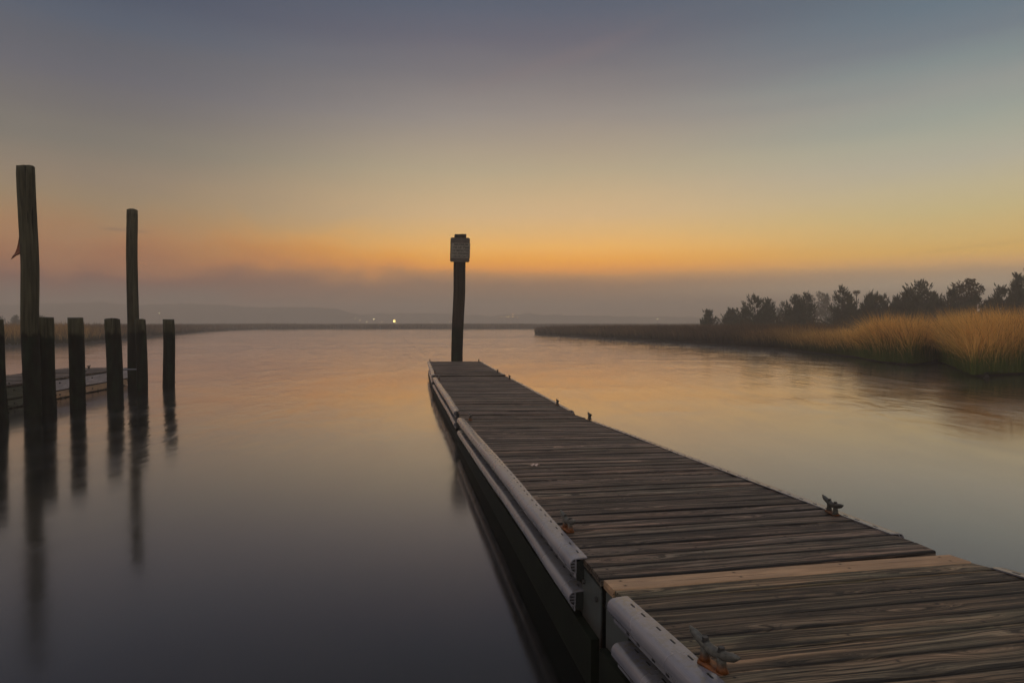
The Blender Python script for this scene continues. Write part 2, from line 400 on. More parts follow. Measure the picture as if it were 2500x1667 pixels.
def mat_grass():
    t = NT('marsh_grass'); g = t.attr("grain"); h, gold, r = t.sep(g)
    green = t.mix(r, (.085, .135, .028), (.15, .17, .045))
    och = t.mix(r, (.72, .37, .085), (.90, .56, .18))
    brn = t.mix(r, (.085, .056, .038), (.15, .092, .055))
    top = t.mix(gold, brn, och)
    low = t.mix(t.math('POWER', gold, 2.), (.026, .019, .014), green)
    wn = t.n('ShaderNodeTexWhiteNoise', noise_dimensions='1D'); t.l(t.math('MULTIPLY', r, 917.3), wn.inputs['W'])
    top = t.mix(t.math('LESS_THAN', wn.outputs['Value'], .22), top, t.mix(gold, (.05, .033, .022), (.26, .125, .045)))
    hh = t.math('ADD', h, t.math('MULTIPLY', t.math('SUBTRACT', r, .5), .3))
    col = t.mix(t.rng(hh, .20, .72, 0, 1, True), low, top)
    d = t.n('ShaderNodeBsdfDiffuse'); t.l(col, d.inputs[0])
    tr = t.n('ShaderNodeBsdfTranslucent'); t.l(col, tr.inputs[0])
    mx = t.n('ShaderNodeMixShader'); mx.inputs[0].default_value = .5
    t.l(d.outputs[0], mx.inputs[1]); t.l(tr.outputs[0], mx.inputs[2]); t.l(mx.outputs[0], t.out.inputs[0])
    return t.m
M['grass'] = mat_grass()
def mat_leaf(name, a, b):
    t = NT(name); g = t.attr("grain"); x, y, r = t.sep(g)
    col = t.mix(r, a, b)
    d = t.n('ShaderNodeBsdfDiffuse'); t.l(col, d.inputs[0])
    tr = t.n('ShaderNodeBsdfTranslucent'); t.l(col, tr.inputs[0])
    mx = t.n('ShaderNodeMixShader'); mx.inputs[0].default_value = .2
    t.l(d.outputs[0], mx.inputs[1]); t.l(tr.outputs[0], mx.inputs[2]); t.l(mx.outputs[0], t.out.inputs[0])
    return t.m
M['cedar'] = mat_leaf('cedar_foliage', (.020, .030, .018), (.045, .056, .032))
M['broad'] = mat_leaf('broadleaf_foliage', (.035, .030, .016), (.07, .056, .03))
M['shrub'] = mat_leaf('shrub_foliage', (.05, .042, .026), (.10, .078, .045))
M['bark'] = simple('tree_bark', (.04, .032, .025), .9, .2, 0, 9, .4)
M['hill'] = simple('wooded_hill', (.035, .036, .026), .95, .1, 0, .15, .35)

# ------------------------------------------------------------------ water, ground, hills
def flat_mesh(name, verts, faces, mat, kind='structure'):
    me = bpy.data.meshes.new(name); me.from_pydata(verts, [], faces); me.materials.append(mat); me.update()
    o = bpy.data.objects.new(name, me); scene.collection.objects.link(o); o["kind"] = kind; return o
flat_mesh("water", [(-680,-70,0),(680,-70,0),(680,760,0),(-680,760,0)], [(0,1,2,3)], M['water'])

SH = lambda x, y: tuple(at_z(x, y, 0.0)[:2])
shore_right = [(70, 9), (30, 15.5)] + [SH(2500, 914), SH(2430, 918), SH(2372, 921), SH(2325, 899), SH(2288, 885), SH(2225, 892), SH(2150, 886),
    SH(2080, 872), SH(1976, 861), SH(1900, 852), SH(1831, 847), SH(1708, 839), SH(1580, 831), SH(1453, 824.5), SH(1370, 820), SH(1305, 816.5)]
tip = shore_right[-1]
poly_right = shore_right + [(tip[0]+.5, tip[1]+9), (tip[0]+8, tip[1]+24), (60, 165), (200, 190), (380, 190), (380, 9)]
shore_left = [(-160, 44), SH(-200, 850), SH(9, 846), SH(130, 842), SH(201, 838.5), SH(308, 828.5), SH(393, 820), SH(450, 814.5), SH(500, 810.5), SH(560, 806.5), SH(640, 804.5), SH(680, 803.8)]
poly_left = shore_left[:] + [(-100, 232), (-420, 232), (-420, 44)]
shore_far = [(-330, 205), SH(560, 804.2), SH(680, 804.4), SH(800, 803.3), SH(950, 803.3), SH(1100, 803.3), SH(1250, 803.2), SH(1345, 802.8), (60, 214), (200, 214)]
poly_far = shore_far + [(420, 215), (420, 330), (-420, 330), (-420, 205)]
def bank(name, poly, z):
    n = len(poly); pts = [Vector((x, y, 0)) for x, y in poly]
    area = sum(pts[i].x*pts[(i+1) % n].y-pts[(i+1) % n].x*pts[i].y for i in range(n))
    sg = 1 if area > 0 else -1
    inn = []
    for i in range(n):
        d = (pts[(i+1) % n]-pts[i-1]).normalized()
        inn.append(pts[i]+Vector((-d.y, d.x, 0))*sg*.45)
    V = [(p.x, p.y, -.35) for p in pts]+[(p.x, p.y, z) for p in inn]
    Fc = [(i, (i+1) % n, n+(i+1) % n, n+i) for i in range(n)]+[tuple(n+i for i in range(n))]
    return flat_mesh(name, V, Fc, M['mud'])
bank("ground", poly_right, .14)
bank("ground", poly_left, .12)
bank("ground", poly_far, .10)

def hills(prof, Y, depth, seed, step=5):
    """wooded ridge: a rounded heightfield strip; prof = [(px, py)] of its skyline"""
    r = np.random.RandomState(seed)
    xs = [at_y(p[0], 790, Y).x for p in prof]; zs = [at_y(p[0], p[1], Y).z for p in prof]
    n = int((xs[-1]-xs[0])/step); X = np.linspace(xs[0], xs[-1], n)
    Z = np.interp(X, xs, zs)
    lump = np.convolve(r.rand(n+20), np.ones(3)/3, 'same')[:n]*2.6+np.convolve(r.rand(n+20), np.ones(9)/9, 'same')[:n]*3
    V, Fc, m = [], [], 13
    for j in range(m):
        t = j/(m-1); k = math.sin(math.pi*t)**.6
        jit = r.rand(n)*1.2
        for i in range(n):
            V.append((X[i]+r.rand()*2, Y-depth/2+depth*t+r.rand()*3, max(-.2, (Z[i]+lump[i]-4.0)*k+jit[i]*k*1.2)))
    for j in range(m-1):
        for i in range(n-1): Fc.append((j*n+i, j*n+i+1, (j+1)*n+i+1, (j+1)*n+i))
    return flat_mesh("hills", V, Fc, M['hill'])
hills([(-260, 752), (0, 744), (90, 742), (200, 738), (250, 736), (320, 744), (400, 742), (470, 739), (560, 744), (650, 748), (760, 750), (830, 756), (890, 770), (960, 789)], 690, 50, 3)
hills([(640, 789), (760, 772), (900, 766), (1000, 764), (1150, 768), (1300, 766), (1450, 770), (1600, 772), (1800, 778), (2300, 782), (2800, 784)], 740, 60, 5)

# ------------------------------------------------------------------ floating dock sections
class Sec:
    def __init__(s, FL, FR, NL, NR):
        s.FL, s.FR, s.NL, s.NR = FL, FR, NL, NR
        s.len = ((NL-FL).length+(NR-FR).length)/2
        s.w = ((FR-FL).length+(NR-NL).length)/2
    def P(s, u, v, w):
        k = v/s.len
        L = s.FL.lerp(s.NL, k); Rr = s.FR.lerp(s.NR, k)
        return L.lerp(Rr, u/s.w)+Vector((0, 0, w))
    def ang(s):
        d = s.FL-s.NL; return math.atan2(-d.x, d.y)
def wood_along_u(mb, sec, u0, u1, v0, v1, w0, w1, nseg=8, mat=0, bow=.004, ch=.006):
    gid = rng.random()*97; ph = rng.random()*6; tilt = rng.uniform(-.003, .003)
    prof = chrect(v0, v1, w0, w1, ch)
    def fn(t, p):
        return sec.P(t, p[0]+bow*.6*math.sin(t*2.1+ph), p[1]+bow*.5*math.sin(t*3.3+ph*2)+tilt*(p[0]-v0)/(v1-v0)*2)
    mb.sweep(prof, [u0+(u1-u0)*i/nseg for i in range(nseg+1)], fn, mat, gid)
def wood_along_v(mb, sec, u0, u1, v0, v1, w0, w1, nseg=10, mat=0, ch=.004):
    gid = rng.random()*97; ph = rng.random()*6
    prof = chrect(u0, u1, w0, w1, ch)
    mb.sweep(prof, [v0+(v1-v0)*i/nseg for i in range(nseg+1)], lambda t, p: sec.P(p[0]+.002*math.sin(t*2+ph), t, p[1]), mat, gid)

def bumper(sec, root, side, v0, v1, w_top, root_w=None):
    """hollow P-profile dock bumper; side -1 left, +1 right; w_top relative to the deck surface"""
    mb = MB(); sgn = side
    edge = lambda u: (u if side < 0 else sec.w-u)         # u<0 is outside the deck edge
    ph = rng.random()*6
    def fn(t, p):
        wob = .003*math.sin(t*1.7+ph)+.0015*math.sin(t*6.1+ph*3)
        return sec.P(edge(-p[0]-wob), t, w_top+p[1]+.002*math.sin(t*2.3+ph))
    n = max(6, int((v1-v0)/.22)); ts = [v0+(v1-v0)*i/n for i in range(n+1)]
    # outer skin: flange on top, quarter round, lower lip, lower flange
    arc = []
    for k in range(9):
        a = k/8*math.pi/2
        arc.append((.046+.034*math.sin(a), -.034+.034*math.cos(a)))
    outer = [(-.012, .004), (.02, .003), (.040, .001)]+arc[1:]+[(.079, -.050), (.071, -.066), (.056, -.076), (.050, -.078), (.050, -.104)]
    inner = [(.046, -.104), (.046, -.074), (.055, -.071), (.067, -.062), (.074, -.049), (.075, -.034)]+[(p[0]-.005*math.sin(k/8*math.pi/2), p[1]-.005*math.cos(k/8*math.pi/2)) for k, p in list(enumerate(arc))[::-1]][1:-1]+[(.040, -.005), (.02, -.004), (-.012, -.003)]
    mb.sweep(outer+inner, ts, fn)
    mb.sweep([(.044, -.076), (.049, -.076), (.049, -.004), (.044, -.004)], ts, fn)       # back web
    for wz in (-.021, -.037, -.053):                                                      # ribs in the hollow
        mb.sweep([(.049, wz-.002), (.075, wz-.002), (.075, wz+.002), (.049, wz+.002)], ts, fn)
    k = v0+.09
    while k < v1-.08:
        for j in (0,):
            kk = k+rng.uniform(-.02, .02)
            mb.sweep([(.008, .0025), (.014, .0025), (.014, .0048), (.008, .0048)], [kk, kk+.035], fn, 1)  # raised black bars, painted shade of open slots
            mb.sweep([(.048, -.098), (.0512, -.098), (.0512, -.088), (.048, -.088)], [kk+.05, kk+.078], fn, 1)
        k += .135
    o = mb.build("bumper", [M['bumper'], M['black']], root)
    return o

def cleat(sec, root, P, mat, ang=0., scale=1.):
    mb = MB(); L = .112*scale
    pts, rad = [], []
    for i in range(17):
        x = -L+2*L*i/16; q = abs(x)/L
        pts.append((x, 0, .056+.032*q**1.7)); r = .0178-.0045*q
        if i in (0, 16): r = .004
        if i in (1, 15): r = .0095
        rad.append(r)
    mb.tube(pts, rad, 12)
    for sx_ in (-1, 1):
        mb.tube([(sx_*.039, 0, .006), (sx_*.038, 0, .020), (sx_*.037, 0, .038), (sx_*.036, 0, .055)], [.0195, .016, .0148, .0160], 12)
    mb.sweep([(-.056, -.016), (-.046, -.025), (.046, -.025), (.056, -.016), (.056, .016), (.046, .025), (-.046, .025), (-.056, .016)],
             [0., .006, .009], lambda t, p: Vector((p[0]*(1-t*4), p[1]*(1-t*6), t)))
    o = mb.build("cleat", mat, root, origin=(0, 0, 0), smooth=True)
    o.location = P-root.location
    o.rotation_euler = (0, 0, sec.ang()+math.pi/2+ang)
    for sx_ in (-1, 1):
        b = MB()
        b.sweep([(.0105*math.cos(i*math.pi/3), .0105*math.sin(i*math.pi/3)) for i in range(6)], [.075, .086], lambda t, p: Vector((p[0]+sx_*.036, p[1], t)))
        b.sweep([(.0135*math.cos(i*math.pi/8), .0135*math.sin(i*math.pi/8)) for i in range(16)], [.070, .0748], lambda t, p: Vector((p[0]+sx_*.036, p[1], t)))
        b.build("bolt", M['bolt'], o, origin=(0, 0, 0))
    return o

PW, GAP = .139, .008
def dock_section(sec, label, plank_mat, left_up=None, left_low=None, right_up=None, first_new=False, near_plate=False, far_plate=False):
    c = sec.P(sec.w/2, sec.len/2, 0)
    root = empty("floating_dock", (c.x, c.y, 0)); root['_w'] = 1
    tag(root, label, "floating dock", "wooden sections of the long floating dock")
    deck = MB(); v = 0.; k = 0
    npl = round((sec.len+GAP)/(PW+GAP)); pitch = (sec.len+GAP)/npl
    while k < npl:
        wd = (pitch-GAP)*rng.uniform(.985, 1.0)
        if first_new and k == 0:
            nb = MB(); wood_along_u(nb, sec, -.012, sec.w+.02, v, v+wd, -.036, .004, 10)
            o = nb.build("end_plank", M['plank_new'], root); o["label"] = "fresh pale orange end plank"
        else:
            wood_along_u(deck, sec, -.012+rng.uniform(-.008, .006), sec.w+.012+rng.uniform(-.006, .010), v, v+wd, -.036, rng.uniform(-.0035, .0035), 10)
        v = (k+1)*pitch+(rng.uniform(-.003, .003) if k+2 < npl else 0); k += 1
    deck.build("deck", plank_mat, root)
    zmid = c.z
    base = -zmid+.0
    for side in (-1, 1):
        E = (lambda u: u) if side < 0 else (lambda u: sec.w-u)
        def bd(name, u0, u1, w0, w1, mat, v0=.05, v1=None):
            m = MB(); a, b = sorted((E(u0), E(u1)))
            wood_along_v(m, sec, a, b, v0, (sec.len-.05) if v1 is None else v1, w0, w1, 10)
            return m.build(name, mat, root)
        bd("side_beam", .012, .055, -.275, -.0385, M['board'])
        zz = min(sec.P(E(0), .05, 0).z, sec.P(E(0), sec.len-.05, 0).z)
        ups = left_up if side < 0 else right_up
        if ups:
            bd("rubbing_board", -.043, .010, -.115, -.012, M['tub'], ups[0]+.01, ups[1]-.003)
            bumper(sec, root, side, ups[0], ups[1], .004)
        lows = left_low if side < 0 else None
        if lows:
            bd("rubbing_board", -.043, .010, -.275, -.178, M['tub'], lows[0]+.01, lows[1]-.003)
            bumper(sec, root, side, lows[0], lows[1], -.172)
        # skirt board down to the water
        m = MB(); prof = None; gid = rng.random()*97
        u0, u1 = sorted((E(-.044), E(.0)))
        ts = [.03+(sec.len-.06)*i/12 for i in range(13)]
        V, G, Fc = [], [], []
        for i, t in enumerate(ts):
            pz = sec.P(0, t, 0).z
            for (u, w) in ((u0, -.31), (u1, -.31), (u1, -pz-.10), (u0, -pz-.10)):
                w = min(w, -.31) if w != -.31 else w
                V.append(sec.P(u, t, w)); G.append((t, abs(w), gid))
        n = 4
        for k2 in range(len(ts)-1):
            for i in range(n):
                j = (i+1) % n; Fc.append((k2*n+i, k2*n+j, (k2+1)*n+j, (k2+1)*n+i))
        Fc.append((3, 2, 1, 0)); Fc.append(tuple((len(ts)-1)*n+i for i in range(4)))
        m.add(V, Fc, G); m.build("skirt_board", M['board_algae'], root)
    for vv, nm in ((.004, "far"), (sec.len-.047, "near")):
        m = MB(); wood_along_u(m, sec, .058, sec.w-.058, vv, vv+.043, -.27, -.0385, 6, 0, 0.)
        m.build("end_beam", M['board'], root)
    t = MB()
    nt_ = 4
    for i in range(nt_):
        a = .2+(sec.len-.4)*i/nt_; b = a+(sec.len-.4)/nt_-.12
        zt = -.275
        Vv = [sec.P(u, vv, w if w > -1 else -sec.P(u, vv, 0).z-.25) for u in (.07, sec.w-.07) for vv in (a, b) for w in (zt, -9)]
        t.add(Vv, [(0,1,3,2),(4,6,7,5),(0,4,5,1),(2,3,7,6),(0,2,6,4),(1,5,7,3)], None)
    t.build("float_tub", M['tub'], root)
    def plate(v0, v1, w0, w1, u=-.004):
        m = MB(); prof = chrect(v0, v1, w0, w1, .014)
        m.sweep(prof, [u, u+.008], lambda t_, p: sec.P(t_, p[0], p[1]))
        o = m.build("corner_plate", M['plate'], root)
        for (a, b) in ((v0+.04, w1-.06), (v1-.05, w1-.07), (v0+.05, w0+.07)):
            bb = MB(); bb.sweep([(a+.013*math.cos(i*math.pi/3), b+.013*math.sin(i*math.pi/3)) for i in range(6)], [u-.012, u+.001], lambda t_, p: sec.P(t_, p[0], p[1]))
            bb.build("bolt", M['bolt'], o, origin=root.location)
        return o
    if near_plate: plate(sec.len-.30, sec.len-.01, -.40, -.055)
    if far_plate: plate(.01, .30, -.40, -.045)
    return root

A = at_z
M_sec = Sec(A(1123, 1014.5, .43), A(1404, 1013, .43), A(1470.5, 1412, .57), A(2284, 1344.5, .57))
F2 = Sec(A(1062.5, 920, .44), A(1236, 919, .44), A(1125.5, 1011.2, .425), A(1402, 1009.4, .425))
F1 = Sec(A(1048, 882, .44), A(1170.3, 882, .44), A(1061.5, 917.3, .44), A(1231, 916.3, .44))
nFL, nFR = A(1480, 1416, .59), A(2307, 1354.3, .59)
dN = (nFR-nFL).normalized(); perp = Vector((dN.y, -dN.x, 0))
NLEN = 2.75
rise = math.tan(R(6.3))*NLEN
N_sec = Sec(nFL, nFR, nFL+perp*NLEN+Vector((0, 0, rise)), nFR+perp*NLEN+Vector((0, 0, rise)))
secs = {}
secs['F1'] = dock_section(F1, "outermost floating dock section ending just in front of the sign post", M['plank'], (.02, F1.len-.22), (1.9, F1.len-.2), (.1, F1.len-.25))
secs['F2'] = dock_section(F2, "floating dock section between the outermost one and the long middle one", M['plank'], (.16, F2.len-.34), (.2, F2.len-.33), (.3, F2.len-.3))
secs['M'] = dock_section(M_sec, "large floating dock section in mid picture with a dead leaf on its planks", M['plank'], (.27, M_sec.len-.27), (.3, M_sec.len-.28), (.75, M_sec.len-.30), near_plate=True)
secs['N'] = dock_section(N_sec, "nearest floating dock section with one fresh orange plank at its far edge", M['plank_olive'], (.26, NLEN), (.30, NLEN), (.27, NLEN), first_new=True, far_plate=True)
def uv_of(sec, p):
    # deck coordinates of a world point, by a few Newton-like steps
    d = (sec.NL-sec.FL).normalized(); e = (sec.FR-sec.FL).normalized(); q = p-sec.FL
    return q.dot(e), q.dot(d)
def put_cleat(key, sec, px, py, z, dark=False, ang=0., sc=1.):
    p = A(px, py, z)
    u, v = uv_of(sec, p); v = min(max(v, .05), sec.len-.05); u = min(max(u, .05), sec.w-.05)
    z2 = sec.P(u, v, 0.).z; p.z = z2+.003
    return cleat(sec, secs[key], p, M['cleat_dark'] if dark else M['cleat'], ang, sc)
put_cleat('F1', F1, 1049.5, 882.5, .44, True); put_cleat('F1', F1, 1169, 882.5, .44, True)
put_cleat('F1', F1, 1062, 911, .44); put_cleat('F1', F1, 1215, 910, .44, True)
put_cleat('F2', F2, 1072, 927, .44); put_cleat('F2', F2, 1244, 925, .44, True)
put_cleat('F2', F2, 1361, 988, .43, True, -.1)
put_cleat('M', M_sec, 1148, 1028, .432); put_cleat('M', M_sec, 1439.5, 1027, .432, True, -.1)
put_cleat('M', M_sec, 1386, 1297, .55, False, .13); put_cleat('M', M_sec, 2032, 1256, .55, True, -.15, 1.1)
put_cleat('N', N_sec, 1741, 1616, .72, False, .26, 1.0)
# hinge between the two nearest sections
for k in range(2):
    hg = MB(); u = .06+k*(M_sec.w-.12)
    a = M_sec.P(u, M_sec.len-.02, -.16); b = N_sec.P(u, .02, -.16)
    hg.tube([a, a.lerp(b, .5)+Vector((0, 0, -.015)), b], [.016, .018, .016], 8)
    hg.tube([a.lerp(b, .5)+Vector((0, 0, .10)), a.lerp(b, .5)-Vector((0, 0, .16))], [.014, .014], 8)
    hg.build("hinge", M['bolt'], secs['M'])

# dead leaf on the planks
lf = MB()
def lobed(n=22):
    P_ = []
    for i in range(n):
        a = 2*math.pi*i/n; r = .026*(1+.55*math.cos(5*a))*(1.25 if abs(a-math.pi) > 2 else 1)
        P_.append((r*math.cos(a)*1.4, r*math.sin(a)))
    return P_
pp = lobed(); n = len(pp)
lf.add([(0, 0, .010)]+[(x, y, .004+.013*abs(math.sin(i*1.1))) for i, (x, y) in enumerate(pp)]+[(0, 0, .0085)]+[(x, y, .0025+.013*abs(math.sin(i*1.1))) for i, (x, y) in enumerate(pp)],
       [(0, 1+i, 1+(i+1) % n) for i in range(n)]+[(n+1, n+2+(i+1) % n, n+2+i) for i in range(n)])
lp = A(1303, 1153, .46); u, v = uv_of(M_sec, lp); lp.z = M_sec.P(u, v, 0).z+.003
lfo = lf.build("fallen_leaf", M['leaf'], origin=(0, 0, 0)); lfo.location = lp; lfo.rotation_euler = (0, 0, .5)
tag(lfo, "small dry pinkish leaf lying on the dark dock planks", "leaf")

# ------------------------------------------------------------------ pilings
def piling_mesh(base, top, r0, r1, seed, zbot=-.8, rough=.02, nside=22, crown=.0):
    rr = np.random.RandomState(seed); mb = MB()
    H = top.z-zbot; nr_ = max(10, int(H/.16))
    ax = top-base
    ph = rr.rand(6)*6
    V, G, Fc = [], [], []
    for k in range(nr_+1):
        t = k/nr_; z = zbot+H*t
        s = (z-base.z)/max(.01, ax.z)
        c = base+Vector((ax.x*s, ax.y*s, 0)); r = r0+(r1-r0)*t
        bx = .012*math.sin(z*1.9+ph[0]); by = .012*math.sin(z*2.3+ph[1])
        for i in range(nside):
            a = 2*math.pi*i/nside
            q = r*(1+rough*math.sin(3*a+ph[2]+z*.5)+rough*.8*math.sin(5*a+ph[3])+rough*.9*(rr.rand()-.5)+rough*.7*math.sin(z*4+a+ph[4]))
            if k == nr_: q *= .97
            zt = z+(.012*math.sin(2*a+ph[5])+.008*(rr.rand()-.5) if k == nr_ else 0)
            V.append(c+Vector((bx+q*math.cos(a), by+q*math.sin(a), zt))); G.append((zt, a, 0))
    for k in range(nr_):
        for i in range(nside):
            j = (i+1) % nside; Fc.append((k*nside+i, k*nside+j, (k+1)*nside+j, (k+1)*nside+i))
    V = [Vector((p.x, p.y, p.z)) for p in V]
    topc = sum((V[nr_*nside+i] for i in range(nside)), Vector())/nside+Vector((0, 0, .012))
    V.append(topc); G.append((topc.z, 0, 0))
    for i in range(nside): Fc.append((nr_*nside+i, nr_*nside+(i+1) % nside, len(V)-1))
    mb.add(V, Fc, G)
    # barnacle and splinter lumps near the waterline
    for q in range(26):
        a = rr.rand()*6.28; z = abs(rr.randn())*.45+.05
        if z > 1.4: continue
        s = .012+.018*rr.rand(); rad = r0+(r1-r0)*(z-zbot)/H
        c = base+Vector((rad*math.cos(a), rad*math.sin(a), z))
        V2 = [c+Vector((rr.uniform(-s, s), rr.uniform(-s, s), rr.uniform(-s, s))) for _ in range(5)]
        mb.add(V2, [(0,1,2),(0,2,3),(0,3,4),(1,2,4),(2,3,4),(0,1,4)])
    return mb
def piling(px, py_base, px_top, py_top, wpx, label, seed, wtop=None):
    base = A(px, py_base, 0.); r = wpx/2*base.y/F
    base.y += r*.7
    top = at_y(px_top, py_top, base.y)
    r1 = (wtop or wpx)/2*base.y/F
    mb = piling_mesh(base, top, r*1.01, r1, seed)
    o = mb.build("piling", M['piling'], origin=(base.x, base.y, 0), smooth=False)
    for p in o.data.polygons: p.use_smooth = len(p.vertices) == 4
    tag(o, label, "piling", "weathered timber pilings at the left dock")
    return o, base, r
piling(-14, 1035, -17, 781, 40, "piling cut off by the left edge of the photo", 1)
_, tb, tr_ = piling(71, 1016, 64.5, 407, 36, "tallest thick piling with a red-brown flag behind it", 2, 37.5)
piling(107.5, 1008, 107, 775.5, 39, "short thick piling touching the right side of the tallest piling", 3)
piling(183, 997, 182.5, 776.5, 33, "short piling standing alone right of the touching pair", 4)
piling(273.5, 974, 275.5, 778, 35, "short piling just left of the slender tall piling", 5, 33.5)
piling(321, 950, 321, 512, 26, "slender tall piling second highest of the row", 6, 24)
piling(343, 960, 342.5, 779.5, 24, "thin short piling leaning against the slender tall piling", 7)
piling(407.5, 944, 411, 780.5, 27.5, "rightmost short piling standing alone in open water", 8, 25.5)

# flag behind the tallest piling: cloth on a short staff
fr = empty("flag", (tb.x-.03, tb.y+.30, 0)); fr['_w'] = 1
Yf = tb.y+.28
st = MB(); p0 = at_y(60, 566, Yf); p1 = at_y(60, 640, Yf)
st.tube([p1, p0], [.009, .009], 8); st.build("staff", M['bolt'], fr)
fl = MB(); pts = [(46.5, 578), (44, 592), (41, 606), (38, 614), (34.5, 621), (31, 624), (26, 634)]
inn = [(59.5, 575), (59.5, 592), (59.5, 606), (59.5, 615), (50, 620), (40, 624), (31, 631)]
Vf = []
for i, (a, b) in enumerate(zip(pts, inn)):
    for k in range(5):
        t = k/4; x = a[0]+(b[0]-a[0])*t; y = a[1]+(b[1]-a[1])*t
        Vf.append(at_y(x, y, Yf+.035*math.sin(t*5+i*.5)))
nn = len(Vf); Vb = [p+Vector((0, .004, 0)) for p in Vf]
Ff = []
for i in range(6):
    for k in range(4):
        q = (i*5+k, i*5+k+1, (i+1)*5+k+1, (i+1)*5+k); Ff.append(q); Ff.append(tuple(nn+z for z in q[::-1]))
fl.add(Vf+Vb, Ff); fl.build("cloth", M['flag'], fr)
tag(fr, "tattered red-brown flag hanging behind the tallest piling", "flag")

# ------------------------------------------------------------------ low dock behind the pilings
zl = .50
Pa, Pb = A(5, 942, zl), A(318, 897, zl)
dl = (Pb-Pa).normalized(); nl = Vector((-dl.y, dl.x, 0))
def left_dock(s0, s1, label, up_mat, low_mat, gap_boards, far_end=False):
    NRp = Pa+dl*s0; FRp = Pa+dl*s1
    sec = Sec(FRp+nl*1.75, FRp, NRp+nl*1.75, NRp)
    c = sec.P(sec.w/2, sec.len/2, 0)
    root = empty("floating_dock", (c.x, c.y, 0)); root['_w'] = 1
    tag(root, label, "floating dock", "low dock sections behind the pilings")
    d = MB(); v = 0.
    while v+PW <= sec.len+.01:
        wood_along_u(d, sec, -.02, sec.w+.035+rng.uniform(-.01, .01), v, v+PW, -.036, rng.uniform(-.004, .004), 5)
        v += PW+.008
    d.build("deck", M['plank'], root)
    m = MB(); wood_along_v(m, sec, sec.w-.02, sec.w+.025, .01, sec.len-.01, -.29, -.055, 8); m.build("side_beam", up_mat, root)
    m = MB(); wood_along_v(m, sec, sec.w-.012, sec.w+.03, .01, sec.len-.01, -.475, -.325, 8); m.build("lower_board", low_mat, root)
    for vv in (.012, sec.len-.05):
        m = MB(); wood_along_u(m, sec, .0, sec.w-.03, vv, vv+.04, -.45, -.045, 5, 0, 0.); m.build("end_beam", M['board'], root)
    m = MB()
    Vv = [sec.P(u, vv, w) for u in (.08, sec.w-.08) for vv in (.15, sec.len-.15) for w in (-.10, -.85)]
    m.add(Vv, [(0,1,3,2),(4,6,7,5),(0,4,5,1),(2,3,7,6),(0,2,6,4),(1,5,7,3)]); m.build("float_tub", M['tub'], root)
    # bolt heads and oyster clumps along the lower board
    m = MB()
    for k in range(70):
        t = rng.uniform(.1, sec.len-.1); w = -.475+rng.uniform(-.03, .02); s = rng.uniform(.012, .03)
        c2 = sec.P(sec.w+.03, t, w)
        V2 = [c2+Vector((rng.uniform(-s, s), rng.uniform(-s, s), rng.uniform(-s, s))) for _ in range(5)]
        m.add(V2, [(0,1,2),(0,2,3),(0,3,4),(1,2,4),(2,3,4),(0,1,4)])
    m.build("oysters", simple('oyster_shell', (.10, .095, .075), .8, .3, 0, 30, .6), root)["kind"] = "stuff"
    for k in range(3 if s1-s0 > 3 else 1):
        t = sec.len*(k+.5)/3
        for w in (-.12, -.40):
            b = MB(); b.sweep([(t+.02*math.cos(i*math.pi/3), w+.02*math.sin(i*math.pi/3)) for i in range(6)], [sec.w+.024, sec.w+.046], lambda q, p: sec.P(q, p[0], p[1]))
            b.build("bolt", M['bolt'], root)
    return sec, root
ltot = (Pb-Pa).length
s_join = (A(92, 929.2, zl)-Pa).length
secL, rootL = left_dock(s_join+.03, ltot, "low grey dock behind the pilings with a tan lower board", M['board_pale'], M['board_tan'], True)
secK, rootK = left_dock(s_join-5.2, s_join-.03, "low dark dock section cut by the left edge of the photo", M['board_olive'], M['board_olive'], False)
cp = A(297, 892, zl); u, v = uv_of(secL, cp)
cleat(secL, rootL, secL.P(secL.w*.45, .35, .004), M['cleat_dark'], .2, 1.5)
# pile guide: pipe arm and hoop round the slender tall piling
pg = MB(); fp = A(321, 950, 0.)
a0 = secL.P(secL.w+.02, .55, .02)
hoop = [Vector((fp.x+.24*math.cos(t), fp.y+.12+.24*math.sin(t), zl+.05)) for t in [i*math.pi/8 for i in range(17)]]
pg.tube(hoop, [.022]*17, 8)
pg.tube([a0, hoop[8]], [.022, .022], 8)
pg.build("pile_guide", M['steel'], rootL)

# ------------------------------------------------------------------ sign post
bp = A(1115, 884, .0); Yp = 23.6
pb = at_y(1115.5, 884, Yp); pt = at_y(1124.3, 573, Yp)
k = (0-pb.z)/(pt.z-pb.z); base0 = pb.lerp(pt, k)
sr = empty("sign_post", (base0.x, base0.y, 0)); sr['_w'] = 1
tag(sr, "leaning timber post with a tie-up rules sign at the dock's far end", "sign post")
pm = piling_mesh(base0, pt, .215, .228, 40, -.8, .012)
pmo = pm.build("post", M['post'], sr)
for p in pmo.data.polygons: p.use_smooth = len(p.vertices) == 4
Ys = Yp-.27
def sign_rect(x0, x1, y0, y1, Y, th, rad, lean=.0, n=5):
    a = at_y(x0, y1, Y); b = at_y(x1, y0, Y)
    cx, cz = (a.x+b.x)/2, (a.z+b.z)/2; hw, hh = (b.x-a.x)/2, (b.z-a.z)/2
    pr = []
    for (sx_, sz, a0) in ((1, 1, 0), (-1, 1, 90), (-1, -1, 180), (1, -1, 270)):
        for i in range(n):
            t = R(a0+90*i/(n-1)); pr.append((sx_*(hw-rad)+rad*math.cos(t), sz*(hh-rad)+rad*math.sin(t)))
    mb = MB(); ca, sa = math.cos(lean), math.sin(lean)
    mb.sweep(pr, [Y, Y+th], lambda t, p: Vector((cx+p[0]*ca+p[1]*sa, t, cz+p[1]*ca-p[0]*sa)))
    return mb, cx, cz, hw, hh
mb, *_ = sign_rect(1099.3, 1146.6, 580.3, 639.8, Ys, .03, .06, .028)
mb.build("backboard", M['sign_back'], sr)
